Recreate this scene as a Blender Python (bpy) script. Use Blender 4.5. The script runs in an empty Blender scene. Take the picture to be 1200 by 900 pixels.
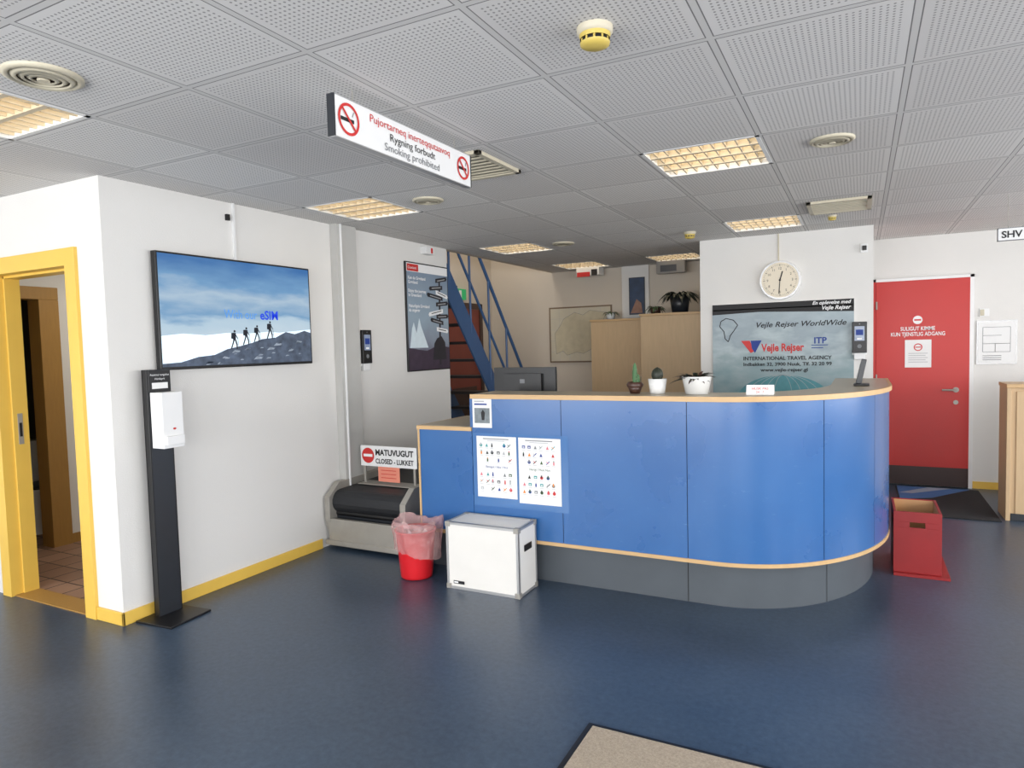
import bpy, math, random
from mathutils import Vector, Matrix
random.seed(4)
S=bpy.context.scene
try:
    S.view_settings.view_transform='Standard'
    S.view_settings.look='None'
except Exception as e: print(e)

# ---------------------------------------------------------------- materials
def lin(c):
    o=[]
    for v in c:
        v/=255.0
        o.append(v/12.92 if v<=.04045 else ((v+.055)/1.055)**2.4)
    return (o[0],o[1],o[2],1)
_m={}
def mat(name,rgb,rough=.6,metal=0,var=.06,scale=8,bump=0,bscale=60,spec=.5,coat=0,alpha=1,emit=0,stretch=None):
    if name in _m: return _m[name]
    m=bpy.data.materials.new(name); m.use_nodes=True; nt=m.node_tree; N=nt.nodes; b=N['Principled BSDF']
    tc=N.new('ShaderNodeTexCoord'); no=N.new('ShaderNodeTexNoise'); no.inputs['Scale'].default_value=scale; no.inputs['Detail'].default_value=4
    src=tc.outputs['Object']
    if stretch:
        mp=N.new('ShaderNodeMapping'); mp.inputs['Scale'].default_value=stretch; nt.links.new(src,mp.inputs['Vector']); src=mp.outputs[0]
    nt.links.new(src,no.inputs['Vector'])
    mx=N.new('ShaderNodeMix'); mx.data_type='RGBA'
    c=lin(rgb); mx.inputs[6].default_value=tuple(max(0,x*(1-var)) for x in c[:3])+(1,); mx.inputs[7].default_value=tuple(min(1,x*(1+var)) for x in c[:3])+(1,)
    nt.links.new(no.outputs['Fac'],mx.inputs[0]); nt.links.new(mx.outputs[2],b.inputs['Base Color'])
    b.inputs['Roughness'].default_value=rough; b.inputs['Metallic'].default_value=metal
    b.inputs['Specular IOR Level'].default_value=spec; b.inputs['Coat Weight'].default_value=coat
    b.inputs['Coat Roughness'].default_value=.15
    b.inputs['Alpha'].default_value=alpha
    if bump:
        n2=N.new('ShaderNodeTexNoise'); n2.inputs['Scale'].default_value=bscale; n2.inputs['Detail'].default_value=3
        bp=N.new('ShaderNodeBump'); bp.inputs['Strength'].default_value=bump; bp.inputs['Distance'].default_value=.01
        nt.links.new(tc.outputs['Object'],n2.inputs['Vector']); nt.links.new(n2.outputs['Fac'],bp.inputs['Height']); nt.links.new(bp.outputs[0],b.inputs['Normal'])
    if emit:
        nt.links.new(mx.outputs[2],b.inputs['Emission Color']); b.inputs['Emission Strength'].default_value=emit
    _m[name]=m; return m

WALL=mat('wall_paint',(222,220,216),.85,var=.02,scale=2,bump=.12,bscale=120)
BEIGE=mat('beige_wall_paint',(204,194,180),.85,var=.03,scale=2,bump=.1)
YEL=mat('yellow_gloss_paint',(228,188,84),.4,var=.05)
OCHRE=mat('ochre_wood_frame',(165,125,62),.5,var=.12,stretch=(8,8,1))
BLK=mat('black_plastic',(18,18,20),.4,var=.1)
DGREY=mat('dark_grey_metal',(38,41,46),.35,var=.1)
WHT=mat('white_plastic',(230,230,229),.4,var=.02)
PAPER=mat('white_paper',(232,232,231),.8,var=.01)
SEAM=mat('dark_seam',(20,40,80),.7)
WOOD=mat('beech_wood',(204,168,120),.45,var=.13,scale=6,stretch=(1,10,10))
WOODV=mat('beech_veneer',(202,172,132),.5,var=.1,scale=5,stretch=(9,9,1))
WOODIN=mat('bare_plywood',(190,145,98),.6,var=.12)
KICK=mat('grey_kick_laminate',(78,84,90),.55,var=.12,scale=5)
STEEL=mat('brushed_steel',(162,158,150),.42,metal=.3,var=.12,scale=12)
ALU=mat('aluminium_edge',(185,185,185),.35,metal=.6,var=.08)
RED=mat('red_paint',(190,36,30),.4,var=.05,scale=3)
REDB=mat('red_box_paint',(142,22,24),.45,var=.2,scale=6)
REDP=mat('red_plastic',(205,32,40),.3,var=.08)
SRED=mat('sign_red',(200,45,42),.5,var=.02)
INK=mat('black_ink',(22,22,24),.6,var=.02)
BINK=mat('blue_ink',(30,60,140),.6,var=.02)
GINK=mat('grey_ink',(120,122,125),.6,var=.02)
LGINK=mat('pale_grey_ink',(175,176,178),.6,var=.02)
WINK=mat('white_ink',(236,236,236),.6,var=.01)
RUBBER=mat('black_rubber_belt',(28,30,34),.55,var=.2,scale=20)
STAIR=mat('blue_steel_paint',(58,90,132),.4,var=.08)
TREAD=mat('dark_stair_tread',(50,48,50),.6,var=.1)
GREEN=mat('leaf_green',(62,92,48),.5,var=.3,scale=30)
DKGREEN=mat('dark_foliage',(38,44,34),.5,var=.4,scale=30)
CACT=mat('cactus_green',(70,110,70),.6,var=.3,scale=40)
SOIL=mat('potting_soil',(50,36,26),.95,var=.3,scale=60)
BROWN=mat('brown_glaze',(70,45,36),.35,var=.2)
CERAM=mat('white_ceramic',(235,235,233),.25,var=.02)
PINK=mat('salmon_paper',(225,140,118),.8,var=.03)
SCREENL=mat('terminal_display',(130,142,165),.2,var=.3,scale=20,emit=.15)
CREAM=mat('cream_plastic',(196,188,166),.5,var=.04)
YDET=mat('yellow_detector_plastic',(200,176,88),.5,var=.04)
DARKROOM=mat('dim_room_shade_tone',(90,84,78),.9)  # wall colour darkened to stand in for the toilet room's dimness

def laminate():
    m=bpy.data.materials.new('blue_laminate'); m.use_nodes=True; nt=m.node_tree; N=nt.nodes; L=nt.links; b=N['Principled BSDF']
    tc=N.new('ShaderNodeTexCoord'); a=N.new('ShaderNodeTexNoise'); a.inputs['Scale'].default_value=2.2; a.inputs['Detail'].default_value=6; L.new(tc.outputs['Object'],a.inputs[0])
    mx=N.new('ShaderNodeMix'); mx.data_type='RGBA'; mx.inputs[6].default_value=lin((38,86,146)); mx.inputs[7].default_value=lin((56,108,166)); L.new(a.outputs['Fac'],mx.inputs[0])
    mp=N.new('ShaderNodeMapping'); mp.inputs['Scale'].default_value=(9,9,26); mp.inputs['Rotation'].default_value=(.3,.5,.2); L.new(tc.outputs['Object'],mp.inputs[0])
    n2=N.new('ShaderNodeTexNoise'); n2.inputs['Scale'].default_value=1.6; n2.inputs['Detail'].default_value=8; n2.inputs['Roughness'].default_value=.75; L.new(mp.outputs[0],n2.inputs[0])
    r=N.new('ShaderNodeValToRGB'); r.color_ramp.elements[0].position=.62; r.color_ramp.elements[0].color=(0,0,0,1); r.color_ramp.elements[1].position=.72; r.color_ramp.elements[1].color=(.4,.4,.4,1); L.new(n2.outputs['Fac'],r.inputs[0])
    m2=N.new('ShaderNodeMix'); m2.data_type='RGBA'; L.new(r.outputs[0],m2.inputs[0]); L.new(mx.outputs[2],m2.inputs[6]); m2.inputs[7].default_value=lin((110,145,188))
    L.new(m2.outputs[2],b.inputs['Base Color'])
    mr=N.new('ShaderNodeMapRange'); mr.inputs['To Min'].default_value=.2; mr.inputs['To Max'].default_value=.38; L.new(a.outputs['Fac'],mr.inputs['Value']); L.new(mr.outputs[0],b.inputs['Roughness'])
    b.inputs['Coat Weight'].default_value=.25; b.inputs['Coat Roughness'].default_value=.2
    return m
BLUE=laminate()
GX,GY,HC=-.4445,2.95,2.53
def ceil_mat():
    m=bpy.data.materials.new('perforated_ceiling_tile'); m.use_nodes=True; nt=m.node_tree; N=nt.nodes; L=nt.links; b=N['Principled BSDF']
    tc=N.new('ShaderNodeTexCoord'); sp=N.new('ShaderNodeSeparateXYZ'); L.new(tc.outputs['Object'],sp.inputs[0])
    def math_(op,a,bb=None,c=None):
        n=N.new('ShaderNodeMath'); n.operation=op
        for i,v in enumerate((a,bb,c)):
            if v is None: continue
            if isinstance(v,(int,float)): n.inputs[i].default_value=v
            else: L.new(v,n.inputs[i])
        return n.outputs[0]
    xs=[];ids=[]
    for ax,g in ((0,GX),(1,GY)):
        s=math_('DIVIDE',math_('SUBTRACT',sp.outputs[ax],g-60),.6)
        fr=math_('FRACT',s); ids.append(math_('FLOOR',s)); xs.append(fr)
    def edge(fr): return math_('SUBTRACT',.5,math_('ABSOLUTE',math_('SUBTRACT',fr,.5)))
    ed=math_('MINIMUM',edge(xs[0]),edge(xs[1]))
    grid=math_('LESS_THAN',ed,.018)
    groove=math_('MULTIPLY',math_('GREATER_THAN',ed,.018),math_('LESS_THAN',ed,.025))
    n=32
    hx=math_('SUBTRACT',math_('FRACT',math_('MULTIPLY',xs[0],n)),.5); hy=math_('SUBTRACT',math_('FRACT',math_('MULTIPLY',xs[1],n)),.5)
    rr=math_('ADD',math_('MULTIPLY',hx,hx),math_('MULTIPLY',hy,hy))
    hole=math_('MULTIPLY',math_('LESS_THAN',rr,.05),math_('GREATER_THAN',ed,.06))
    cmb=N.new('ShaderNodeCombineXYZ'); L.new(ids[0],cmb.inputs[0]); L.new(ids[1],cmb.inputs[1])
    wn=N.new('ShaderNodeTexWhiteNoise'); L.new(cmb.outputs[0],wn.inputs['Vector'])
    base=N.new('ShaderNodeMix'); base.data_type='RGBA'; base.inputs[6].default_value=lin((207,204,201)); base.inputs[7].default_value=lin((221,219,216)); L.new(wn.outputs['Value'],base.inputs[0])
    m1=N.new('ShaderNodeMix'); m1.data_type='RGBA'; L.new(hole,m1.inputs[0]); L.new(base.outputs[2],m1.inputs[6]); m1.inputs[7].default_value=lin((148,146,144))
    m2=N.new('ShaderNodeMix'); m2.data_type='RGBA'; L.new(grid,m2.inputs[0]); L.new(m1.outputs[2],m2.inputs[6]); m2.inputs[7].default_value=lin((204,202,199))
    m3=N.new('ShaderNodeMix'); m3.data_type='RGBA'; L.new(groove,m3.inputs[0]); L.new(m2.outputs[2],m3.inputs[6]); m3.inputs[7].default_value=lin((118,116,115))
    L.new(m3.outputs[2],b.inputs['Base Color']); b.inputs['Roughness'].default_value=.8
    return m
CEIL=ceil_mat()
def floor_mat():
    m=bpy.data.materials.new('blue_vinyl_floor'); m.use_nodes=True; nt=m.node_tree; N=nt.nodes; L=nt.links; b=N['Principled BSDF']
    tc=N.new('ShaderNodeTexCoord'); a=N.new('ShaderNodeTexNoise'); a.inputs['Scale'].default_value=34; a.inputs['Detail'].default_value=7; a.inputs['Roughness'].default_value=.75
    c=N.new('ShaderNodeTexNoise'); c.inputs['Scale'].default_value=1.3; c.inputs['Detail'].default_value=5
    L.new(tc.outputs['Object'],a.inputs[0]); L.new(tc.outputs['Object'],c.inputs[0])
    r=N.new('ShaderNodeValToRGB'); r.color_ramp.elements[0].position=.36; r.color_ramp.elements[0].color=lin((40,56,74)); r.color_ramp.elements[1].position=.66; r.color_ramp.elements[1].color=lin((70,86,105))
    mm=N.new('ShaderNodeMath'); mm.operation='MULTIPLY_ADD'; mm.inputs[1].default_value=.6; L.new(a.outputs['Fac'],mm.inputs[0])
    m2=N.new('ShaderNodeMath'); m2.operation='MULTIPLY'; m2.inputs[1].default_value=.4; L.new(c.outputs['Fac'],m2.inputs[0]); L.new(m2.outputs[0],mm.inputs[2]); L.new(mm.outputs[0],r.inputs[0])
    L.new(r.outputs[0],b.inputs['Base Color'])
    rr=N.new('ShaderNodeMapRange'); rr.inputs['To Min'].default_value=.24; rr.inputs['To Max'].default_value=.44; L.new(c.outputs['Fac'],rr.inputs['Value']); L.new(rr.outputs[0],b.inputs['Roughness'])
    b.inputs['Specular IOR Level'].default_value=.65
    return m
FLOOR=floor_mat()
def brick_mat(name,c1,c2,mort,sc=1,w=.2,h=.2):
    m=bpy.data.materials.new(name); m.use_nodes=True; nt=m.node_tree; N=nt.nodes; L=nt.links; b=N['Principled BSDF']
    tc=N.new('ShaderNodeTexCoord'); t=N.new('ShaderNodeTexBrick'); t.offset=0; t.inputs['Scale'].default_value=sc; t.inputs['Brick Width'].default_value=w; t.inputs['Row Height'].default_value=h
    t.inputs['Mortar Size'].default_value=.006; t.inputs['Color1'].default_value=lin(c1); t.inputs['Color2'].default_value=lin(c2); t.inputs['Mortar'].default_value=lin(mort)
    L.new(tc.outputs['Object'],t.inputs[0]); L.new(t.outputs[0],b.inputs['Base Color']); b.inputs['Roughness'].default_value=.5
    return m
TILE=brick_mat('terracotta_floor_tile',(160,126,104),(138,106,86),(70,55,46))
def emis(name,rgb,st):
    m=bpy.data.materials.new(name); m.use_nodes=True; b=m.node_tree.nodes['Principled BSDF']; b.inputs['Base Color'].default_value=lin(rgb); b.inputs['Emission Color'].default_value=lin(rgb); b.inputs['Emission Strength'].default_value=st; return m
LAMP=emis('lamp_tube_glow',(255,241,216),5.0)
EXITG=emis('exit_sign_green',(40,150,90),.5)
def ramp_mat(name,axis,lo,hi,stops,noise=(3,.3),emit=0,rough=.5,stretch=(1,1,1)):
    m=bpy.data.materials.new(name); m.use_nodes=True; nt=m.node_tree; N=nt.nodes; L=nt.links; b=N['Principled BSDF']
    tc=N.new('ShaderNodeTexCoord'); sp=N.new('ShaderNodeSeparateXYZ'); L.new(tc.outputs['Object'],sp.inputs[0])
    mr=N.new('ShaderNodeMapRange'); mr.inputs['From Min'].default_value=lo; mr.inputs['From Max'].default_value=hi; L.new(sp.outputs[axis],mr.inputs['Value'])
    mp=N.new('ShaderNodeMapping'); mp.inputs['Scale'].default_value=stretch; L.new(tc.outputs['Object'],mp.inputs[0])
    no=N.new('ShaderNodeTexNoise'); no.inputs['Scale'].default_value=noise[0]; no.inputs['Detail'].default_value=6; L.new(mp.outputs[0],no.inputs[0])
    s=N.new('ShaderNodeMath'); s.operation='SUBTRACT'; s.inputs[1].default_value=.5; L.new(no.outputs['Fac'],s.inputs[0])
    a=N.new('ShaderNodeMath'); a.operation='MULTIPLY_ADD'; a.inputs[1].default_value=noise[1]; L.new(s.outputs[0],a.inputs[0]); L.new(mr.outputs[0],a.inputs[2])
    r=N.new('ShaderNodeValToRGB'); e=r.color_ramp.elements
    while len(e)<len(stops): e.new(.5)
    for i,(p,c) in enumerate(stops): e[i].position=p; e[i].color=lin(c)
    L.new(a.outputs[0],r.inputs[0]); b.inputs['Roughness'].default_value=rough
    if emit: L.new(r.outputs[0],b.inputs['Emission Color']); b.inputs['Emission Strength'].default_value=emit; b.inputs['Base Color'].default_value=(.01,.01,.01,1); b.inputs['Roughness'].default_value=.3
    else: L.new(r.outputs[0],b.inputs['Base Color'])
    return m

# ---------------------------------------------------------------- builder
class B:
    def __init__(s): s.v=[];s.f=[];s.mi=[];s.sm=[];s.ms=[]
    def mid(s,m):
        if m not in s.ms: s.ms.append(m)
        return s.ms.index(m)
    def add(s,vs,fs,m,smooth=False):
        o=len(s.v); s.v+= [tuple(v) for v in vs]; i=s.mid(m)
        for f in fs: s.f.append([o+k for k in f]); s.mi.append(i); s.sm.append(smooth)
    def box(s,x0,x1,y0,y1,z0,z1,m,rot=0,piv=None):
        vs=[Vector(p) for p in ((x0,y0,z0),(x1,y0,z0),(x1,y1,z0),(x0,y1,z0),(x0,y0,z1),(x1,y0,z1),(x1,y1,z1),(x0,y1,z1))]
        if rot:
            c=Vector(piv) if piv else Vector(((x0+x1)/2,(y0+y1)/2,0)); R=Matrix.Rotation(rot,3,'Z')
            vs=[R@(v-c)+c for v in vs]
        s.add(vs,[(0,3,2,1),(4,5,6,7),(0,1,5,4),(1,2,6,5),(2,3,7,6),(3,0,4,7)],m)
    def cyl(s,p0,p1,r0,r1,m,n=24,cap=True,smooth=True):
        p0=Vector(p0);p1=Vector(p1);d=(p1-p0).normalized(); a=d.orthogonal().normalized(); b=d.cross(a)
        vs=[];
        for p,r in ((p0,r0),(p1,r1)):
            for i in range(n):
                t=2*math.pi*i/n; vs.append(p+(a*math.cos(t)+b*math.sin(t))*r)
        s.add(vs,[(i,(i+1)%n,n+(i+1)%n,n+i) for i in range(n)],m,smooth)
        if cap:
            s.add(vs[:n],[tuple(range(n))[::-1]],m); s.add(vs[n:],[tuple(range(n))],m)
    def lathe(s,c,prof,m,n=32,sx=1,sy=1,smooth=True):
        vs=[];k=len(prof)
        for r,z in prof:
            for i in range(n):
                t=2*math.pi*i/n; vs.append((c[0]+r*sx*math.cos(t),c[1]+r*sy*math.sin(t),c[2]+z))
        fs=[]
        for j in range(k-1):
            for i in range(n): fs.append((j*n+i,j*n+(i+1)%n,(j+1)*n+(i+1)%n,(j+1)*n+i))
        s.add(vs,fs,m,smooth)
    def poly(s,pts,m): s.add(pts,[tuple(range(len(pts)))],m)
    def leaf(s,base,dirv,L,w,m,droop=.3,seg=6):
        base=Vector(base); d=Vector(dirv).normalized(); side=d.cross(Vector((0,0,1)))
        if side.length<.01: side=Vector((1,0,0))
        side.normalize(); vs=[];fs=[]
        for i in range(seg+1):
            t=i/seg; p=base+d*L*t+Vector((0,0,-droop*L*t*t)); ww=w*(math.sin(math.pi*min(1,.12+t*.88)))*(1-.3*t)+.0005
            vs+= [p-side*ww,p+Vector((0,0,-ww*.3)),p+side*ww]
        for i in range(seg):
            o=i*3; fs+=[(o,o+1,o+4,o+3),(o+1,o+2,o+5,o+4)]
        s.add(vs,fs,m,True)
    def done(s,name,parent=None,bevel=0,bseg=2,col=None):
        me=bpy.data.meshes.new(name); me.from_pydata(s.v,[],s.f)
        for m in s.ms: me.materials.append(m)
        me.polygons.foreach_set('material_index',s.mi); me.polygons.foreach_set('use_smooth',s.sm); me.update()
        ob=bpy.data.objects.new(name,me); bpy.context.collection.objects.link(ob)
        if parent: ob.parent=parent
        if bevel:
            b=ob.modifiers.new('bevel','BEVEL'); b.width=bevel; b.segments=bseg; b.limit_method='ANGLE'; b.angle_limit=math.radians(50)
        return ob
def text_mesh(body,size,bold=0,align='LEFT',shear=0,sp=1):
    c=bpy.data.curves.new('t','FONT'); c.body=body; c.size=size; c.offset=bold; c.align_x=align; c.shear=shear; c.space_character=sp; c.resolution_u=3
    o=bpy.data.objects.new('t',c); bpy.context.collection.objects.link(o)
    dg=bpy.context.evaluated_depsgraph_get(); dg.update(); me=o.evaluated_get(dg).to_mesh()
    v=[(p.co.x,p.co.y) for p in me.vertices]; f=[tuple(p.vertices) for p in me.polygons]
    bpy.data.objects.remove(o); bpy.data.curves.remove(c); return v,f
class Panel:
    """flat graphics on a surface: origin bottom-left, right, up"""
    def __init__(s,b,o,R,U,step=.0008):
        s.b=b;s.o=Vector(o);s.R=Vector(R);s.U=Vector(U);s.N=s.R.cross(s.U);s.st=step
    def P(s,x,y,l): return s.o+s.R*x+s.U*y+s.N*(l*s.st)
    def rect(s,x0,y0,x1,y1,m,l=1): s.b.poly([s.P(x0,y0,l),s.P(x1,y0,l),s.P(x1,y1,l),s.P(x0,y1,l)],m)
    def poly(s,pts,m,l=1): s.b.poly([s.P(x,y,l) for x,y in pts],m)
    def disc(s,x,y,r,m,l=1,n=28,ry=None):
        ry=ry or r; s.poly([(x+r*math.cos(2*math.pi*i/n),y+ry*math.sin(2*math.pi*i/n)) for i in range(n)],m,l)
    def ring(s,x,y,r0,r1,m,l=1,n=32):
        vs=[];
        for i in range(n):
            t=2*math.pi*i/n; vs+= [s.P(x+r0*math.cos(t),y+r0*math.sin(t),l),s.P(x+r1*math.cos(t),y+r1*math.sin(t),l)]
        s.b.add(vs,[(2*i,2*i+1,(2*i+3)%(2*n),(2*i+2)%(2*n)) for i in range(n)],m)
    def line(s,x0,y0,x1,y1,w,m,l=1):
        d=Vector((x1-x0,y1-y0)).normalized()*w/2; s.poly([(x0-d.y,y0+d.x),(x0+d.y,y0-d.x),(x1+d.y,y1-d.x),(x1-d.y,y1+d.x)],m,l)
    def text(s,body,x,y,size,m,l=2,bold=0,align='LEFT',shear=0,sp=1,width=None):
        v,f=text_mesh(body,size,bold,align,shear,sp)
        if not v: return
        k=1
        if width:
            w=max(a for a,_ in v)-min(a for a,_ in v); k=width/w if w else 1
        s.b.add([s.P(x+a*k,y+c,l) for a,c in v],f,m)
XP=dict(R=(0,1,0),U=(0,0,1)) # faces +X
YP=dict(R=(1,0,0),U=(0,0,1)) # faces -Y

# ---------------------------------------------------------------- camera
yaw,pit,rol,F=-.4781,.0556,.0263,790.0
f=Vector((math.sin(yaw)*math.cos(pit),math.cos(yaw)*math.cos(pit),-math.sin(pit))); r=Vector((math.cos(yaw),-math.sin(yaw),0)); d=-(r.cross(f))
r2=r*math.cos(rol)+d*math.sin(rol); d2=-r*math.sin(rol)+d*math.cos(rol)
cd=bpy.data.cameras.new('camera'); cd.sensor_width=36; cd.lens=36*F/1200; cd.clip_start=.05
co=bpy.data.objects.new('camera',cd); bpy.context.collection.objects.link(co)
Mx=Matrix((( r2.x,-d2.x,-f.x,0),(r2.y,-d2.y,-f.y,0),(r2.z,-d2.z,-f.z,1.53),(0,0,0,1)))
co.matrix_world=Mx; S.camera=co

# ---------------------------------------------------------------- room shell
XW=-3.726; YC=2.31
def simple(name,*boxes,bevel=0):
    b=B()
    for x in boxes: b.box(*x)
    return b.done(name,bevel=bevel)
b=B(); b.box(-8,4.2,-2.7,8.8,-.1,0,FLOOR); b.done('floor')
b=B(); b.box(-7.4,-3.85,2.36,4.6,0,.004,TILE); b.done('floor_tiles')
simple('wall_left',(-3.85,XW,YC,5.82,0,HC+.25,WALL))
simple('wall_washroom',(-6.2,-4.87,YC,YC+.12,0,2.6,WALL),(-4.87,-4.04,YC,YC+.12,2.08,2.6,WALL),(-4.04,-3.85,YC,YC+.12,0,2.6,WALL))
simple('wall_clock',(-1.43,.10,6.91,8.6,0,HC+.05,WALL))
simple('wall_back_right',(.10,4.1,8.0,8.12,0,HC+.05,WALL))
simple('wall_back',(-4.87,-1.43,8.6,8.72,0,4.3,BEIGE))
simple('wall_stairwell',(-4.87,-4.75,5.70,8.6,0,4.3,BEIGE),(-4.75,-3.85,5.70,5.82,0,4.3,BEIGE))
simple('wall_stairwell_fascia',(-3.80,-3.73,5.82,8.6,HC,4.3,BEIGE))
simple('ceiling_stairwell',(-4.87,-3.73,5.7,8.72,4.3,4.4,WALL))
simple('wall_hall',(-5.92,-5.8,3.2,4.6,0,2.45,WALL),(-5.92,-5.8,2.43,3.2,2.1,2.45,WALL),(-5.8,-3.85,4.5,4.6,0,2.45,WALL))
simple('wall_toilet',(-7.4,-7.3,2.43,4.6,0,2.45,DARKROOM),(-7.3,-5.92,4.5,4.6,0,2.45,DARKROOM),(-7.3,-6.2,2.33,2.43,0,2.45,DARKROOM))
simple('ceiling_hall',(-7.4,-3.85,2.43,4.6,2.45,2.5,WALL))
simple('wall_west',(-6.32,-6.2,-2.6,YC,0,2.6,WALL))
def winwall(name,axis,pos,lo,hi,wins,z0,z1):
    b=B(); t=.12
    def bx(a0,a1,c0,c1):
        if axis=='x': b.box(pos,pos+t,a0,a1,c0,c1,WALL)
        else: b.box(a0,a1,pos-t,pos,c0,c1,WALL)
    bx(lo,hi,0,z0); bx(lo,hi,z1,2.6); cur=lo
    for (a,c) in wins: bx(cur,a,z0,z1); cur=c
    bx(cur,hi,z0,z1); b.done(name)
    for i,(a,c) in enumerate(wins):
        w=B()
        def fb(a0,a1,c0,c1):
            if axis=='x': w.box(pos+.02,pos+.08,a0,a1,c0,c1,WHT)
            else: w.box(a0,a1,pos-.08,pos-.02,c0,c1,WHT)
        fb(a,c,z0,z0+.06);fb(a,c,z1-.06,z1);fb(a,a+.06,z0,z1);fb(c-.06,c,z0,z1);m=(a+c)/2;fb(m-.03,m+.03,z0,z1)
        w.done('window_%d'%(winwall.n)); winwall.n+=1
winwall.n=1
winwall('wall_right','x',4.0,-2.6,8.0,[(-1.8,.6),(1.0,3.6),(4.0,6.8)],.85,2.2)
winwall('wall_front','y',-2.5,-6.2,4.1,[(-5.6,-3.2),(-2.8,-.4),(0,2.6)],.5,2.3)
cells=[(-5,-3),(-5,1),(-5,5),(-5,8),(-3,8),(-1,5),(-1,1),(1,-3),(3,-3),(3,1),(-2,-6),(-5,-6),(1,-6)]
def inlamp(xm,ym):
    return (math.floor((xm-GX)/.6),math.floor((ym-GY)/.6)) in cells
b=B()
xs=sorted([-6.2,XW,.1,-1.43,4.0]+[GX+.6*i for i in range(-9,8)]); ys=sorted([-2.5,YC,5.82,8.0,8.6]+[GY+.6*j for j in range(-9,10)])
xs=[x for x in xs if -6.2<=x<=4]; ys=[y for y in ys if -2.5<=y<=8.6]
for i in range(len(xs)-1):
    for j in range(len(ys)-1):
        xm=(xs[i]+xs[i+1])/2; ym=(ys[j]+ys[j+1])/2
        if ym>YC and xm<XW: continue
        if inlamp(xm,ym): continue
        b.add([(xs[i],ys[j],HC),(xs[i+1],ys[j],HC),(xs[i+1],ys[j+1],HC),(xs[i],ys[j+1],HC)],[(0,3,2,1)],CEIL)
b.done('ceiling')
b=B(); b.box(-6.3,4.1,-2.6,YC,2.75,2.8,WALL); b.box(-3.73,4.1,YC,8.7,2.75,2.8,WALL); b.done('ceiling_slab')
LOUV=mat('lamp_louvre',(208,194,168),.45,metal=.1,var=.03)
for (i,j) in cells:
    x0=GX+.6*i;y0=GY+.6*j; b=B(); z=HC
    b.add([(x0,y0,z+.11),(x0+.6,y0,z+.11),(x0+.6,y0+.6,z+.11),(x0,y0+.6,z+.11)],[(0,3,2,1)],WHT)
    for k in range(4):
        yc=y0+.084+.144*k; b.cyl((x0+.03,yc,z+.082),(x0+.57,yc,z+.082),.016,.016,LAMP,10)
    b.box(x0,x0+.6,y0,y0+.02,z-.002,z+.11,WHT);b.box(x0,x0+.6,y0+.58,y0+.6,z-.002,z+.11,WHT);b.box(x0,x0+.02,y0,y0+.6,z-.002,z+.11,WHT);b.box(x0+.58,x0+.6,y0,y0+.6,z-.002,z+.11,WHT)
    for k in (1,2,3): b.box(x0+.02,x0+.58,y0+.012+.144*k-.012,y0+.012+.144*k+.012,z,z+.055,LOUV)
    for k in range(1,10): b.box(x0+.06*k-.0035,x0+.06*k+.0035,y0+.02,y0+.58,z+.004,z+.05,LOUV)
    b.done('ceiling_light')
simple('baseboard_left',(XW,XW+.014,YC-.014,3.9,0,.075,YEL),(-3.96,XW+.014,YC-.014,YC,0,.075,YEL),bevel=.003)
simple('baseboard_back_right',(.99,4.0,7.985,8.0,0,.07,YEL))
simple('baseboard_hall',(-5.8,-5.788,3.2,4.5,0,.08,OCHRE))
b=B(); y0=YC-.02
XL=-4.86
b.box(XL-.10,XL,y0,YC+.14,0,2.06,YEL); b.box(-4.06,-3.96,y0,YC+.14,0,2.06,YEL); b.box(XL-.10,-3.96,y0,YC+.14,2.06,2.16,YEL)
b.box(XL,XL+.015,YC+.05,YC+.14,0,2.06,YEL); b.box(-4.075,-4.06,YC+.05,YC+.14,0,2.06,YEL); b.box(XL,-4.06,YC+.05,YC+.14,2.045,2.06,YEL)
b.box(XL+.015,XL+.018,YC+.075,YC+.105,.98,1.18,STEEL); b.box(XL+.018,XL+.020,YC+.082,YC+.098,1.03,1.12,BLK)
b.box(XL,-4.06,YC,YC+.14,.0,.008,OCHRE)
b.done('door_frame_washroom',bevel=.004)
b=B(); b.box(-5.94,-5.78,3.05,3.2,0,2.0,OCHRE); b.box(-5.94,-5.78,2.43,3.2,2.0,2.1,OCHRE); b.box(-5.94,-5.78,2.43,2.5,0,2.0,OCHRE); b.done('door_frame_toilet',bevel=.004)
b=B(); c=(-6.45,3.3,0)
b.lathe(c,[(.12,0),(.11,.05),(.10,.2),(.15,.32),(.2,.39),(.205,.41),(.17,.41),(.12,.36),(.0,.3)],CERAM,sx=1.1,sy=.95)
b.lathe((c[0],c[1],.41),[(.0,.025),(.2,.025),(.21,.012),(.2,0)],BLK,sx=1.1,sy=.95)
b.box(-6.75,-6.58,3.12,3.48,.4,.8,CERAM); b.done('toilet',bevel=.01)

# red door
b=B(); b.box(.14,.95,7.955,7.998,.01,2.09,RED); b.box(.14,.95,7.950,7.956,.01,.20,mat('kick_plate',(60,44,42),.4,metal=.3))
b.box(.10,.14,7.96,7.999,0,2.12,RED);b.box(.95,.985,7.96,7.999,0,2.12,WHT);b.box(.10,.985,7.96,7.999,2.09,2.12,WHT)
b.cyl((.84,7.955,.985),(.84,7.91,.985),.012,.012,STEEL,12); b.cyl((.845,7.915,.985),(.72,7.915,.985),.010,.010,STEEL,12); b.cyl((.84,7.957,.985),(.84,7.945,.985),.026,.026,STEEL,16)
b.cyl((.84,7.957,.86),(.84,7.947,.86),.022,.022,STEEL,16)
for z in (.3,1.1,1.85): b.cyl((.145,7.95,z-.04),(.145,7.95,z+.04),.008,.008,STEEL,8)
dr=b.done('door_1',bevel=.002)
b=B(); p=Panel(b,(.14,7.953,0),**YP)
p.disc(.37,1.69,.05,WINK,1); p.ring(.37,1.69,.042,.05,SRED,2); p.rect(.34,1.682,.40,1.698,SRED,2)
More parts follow.
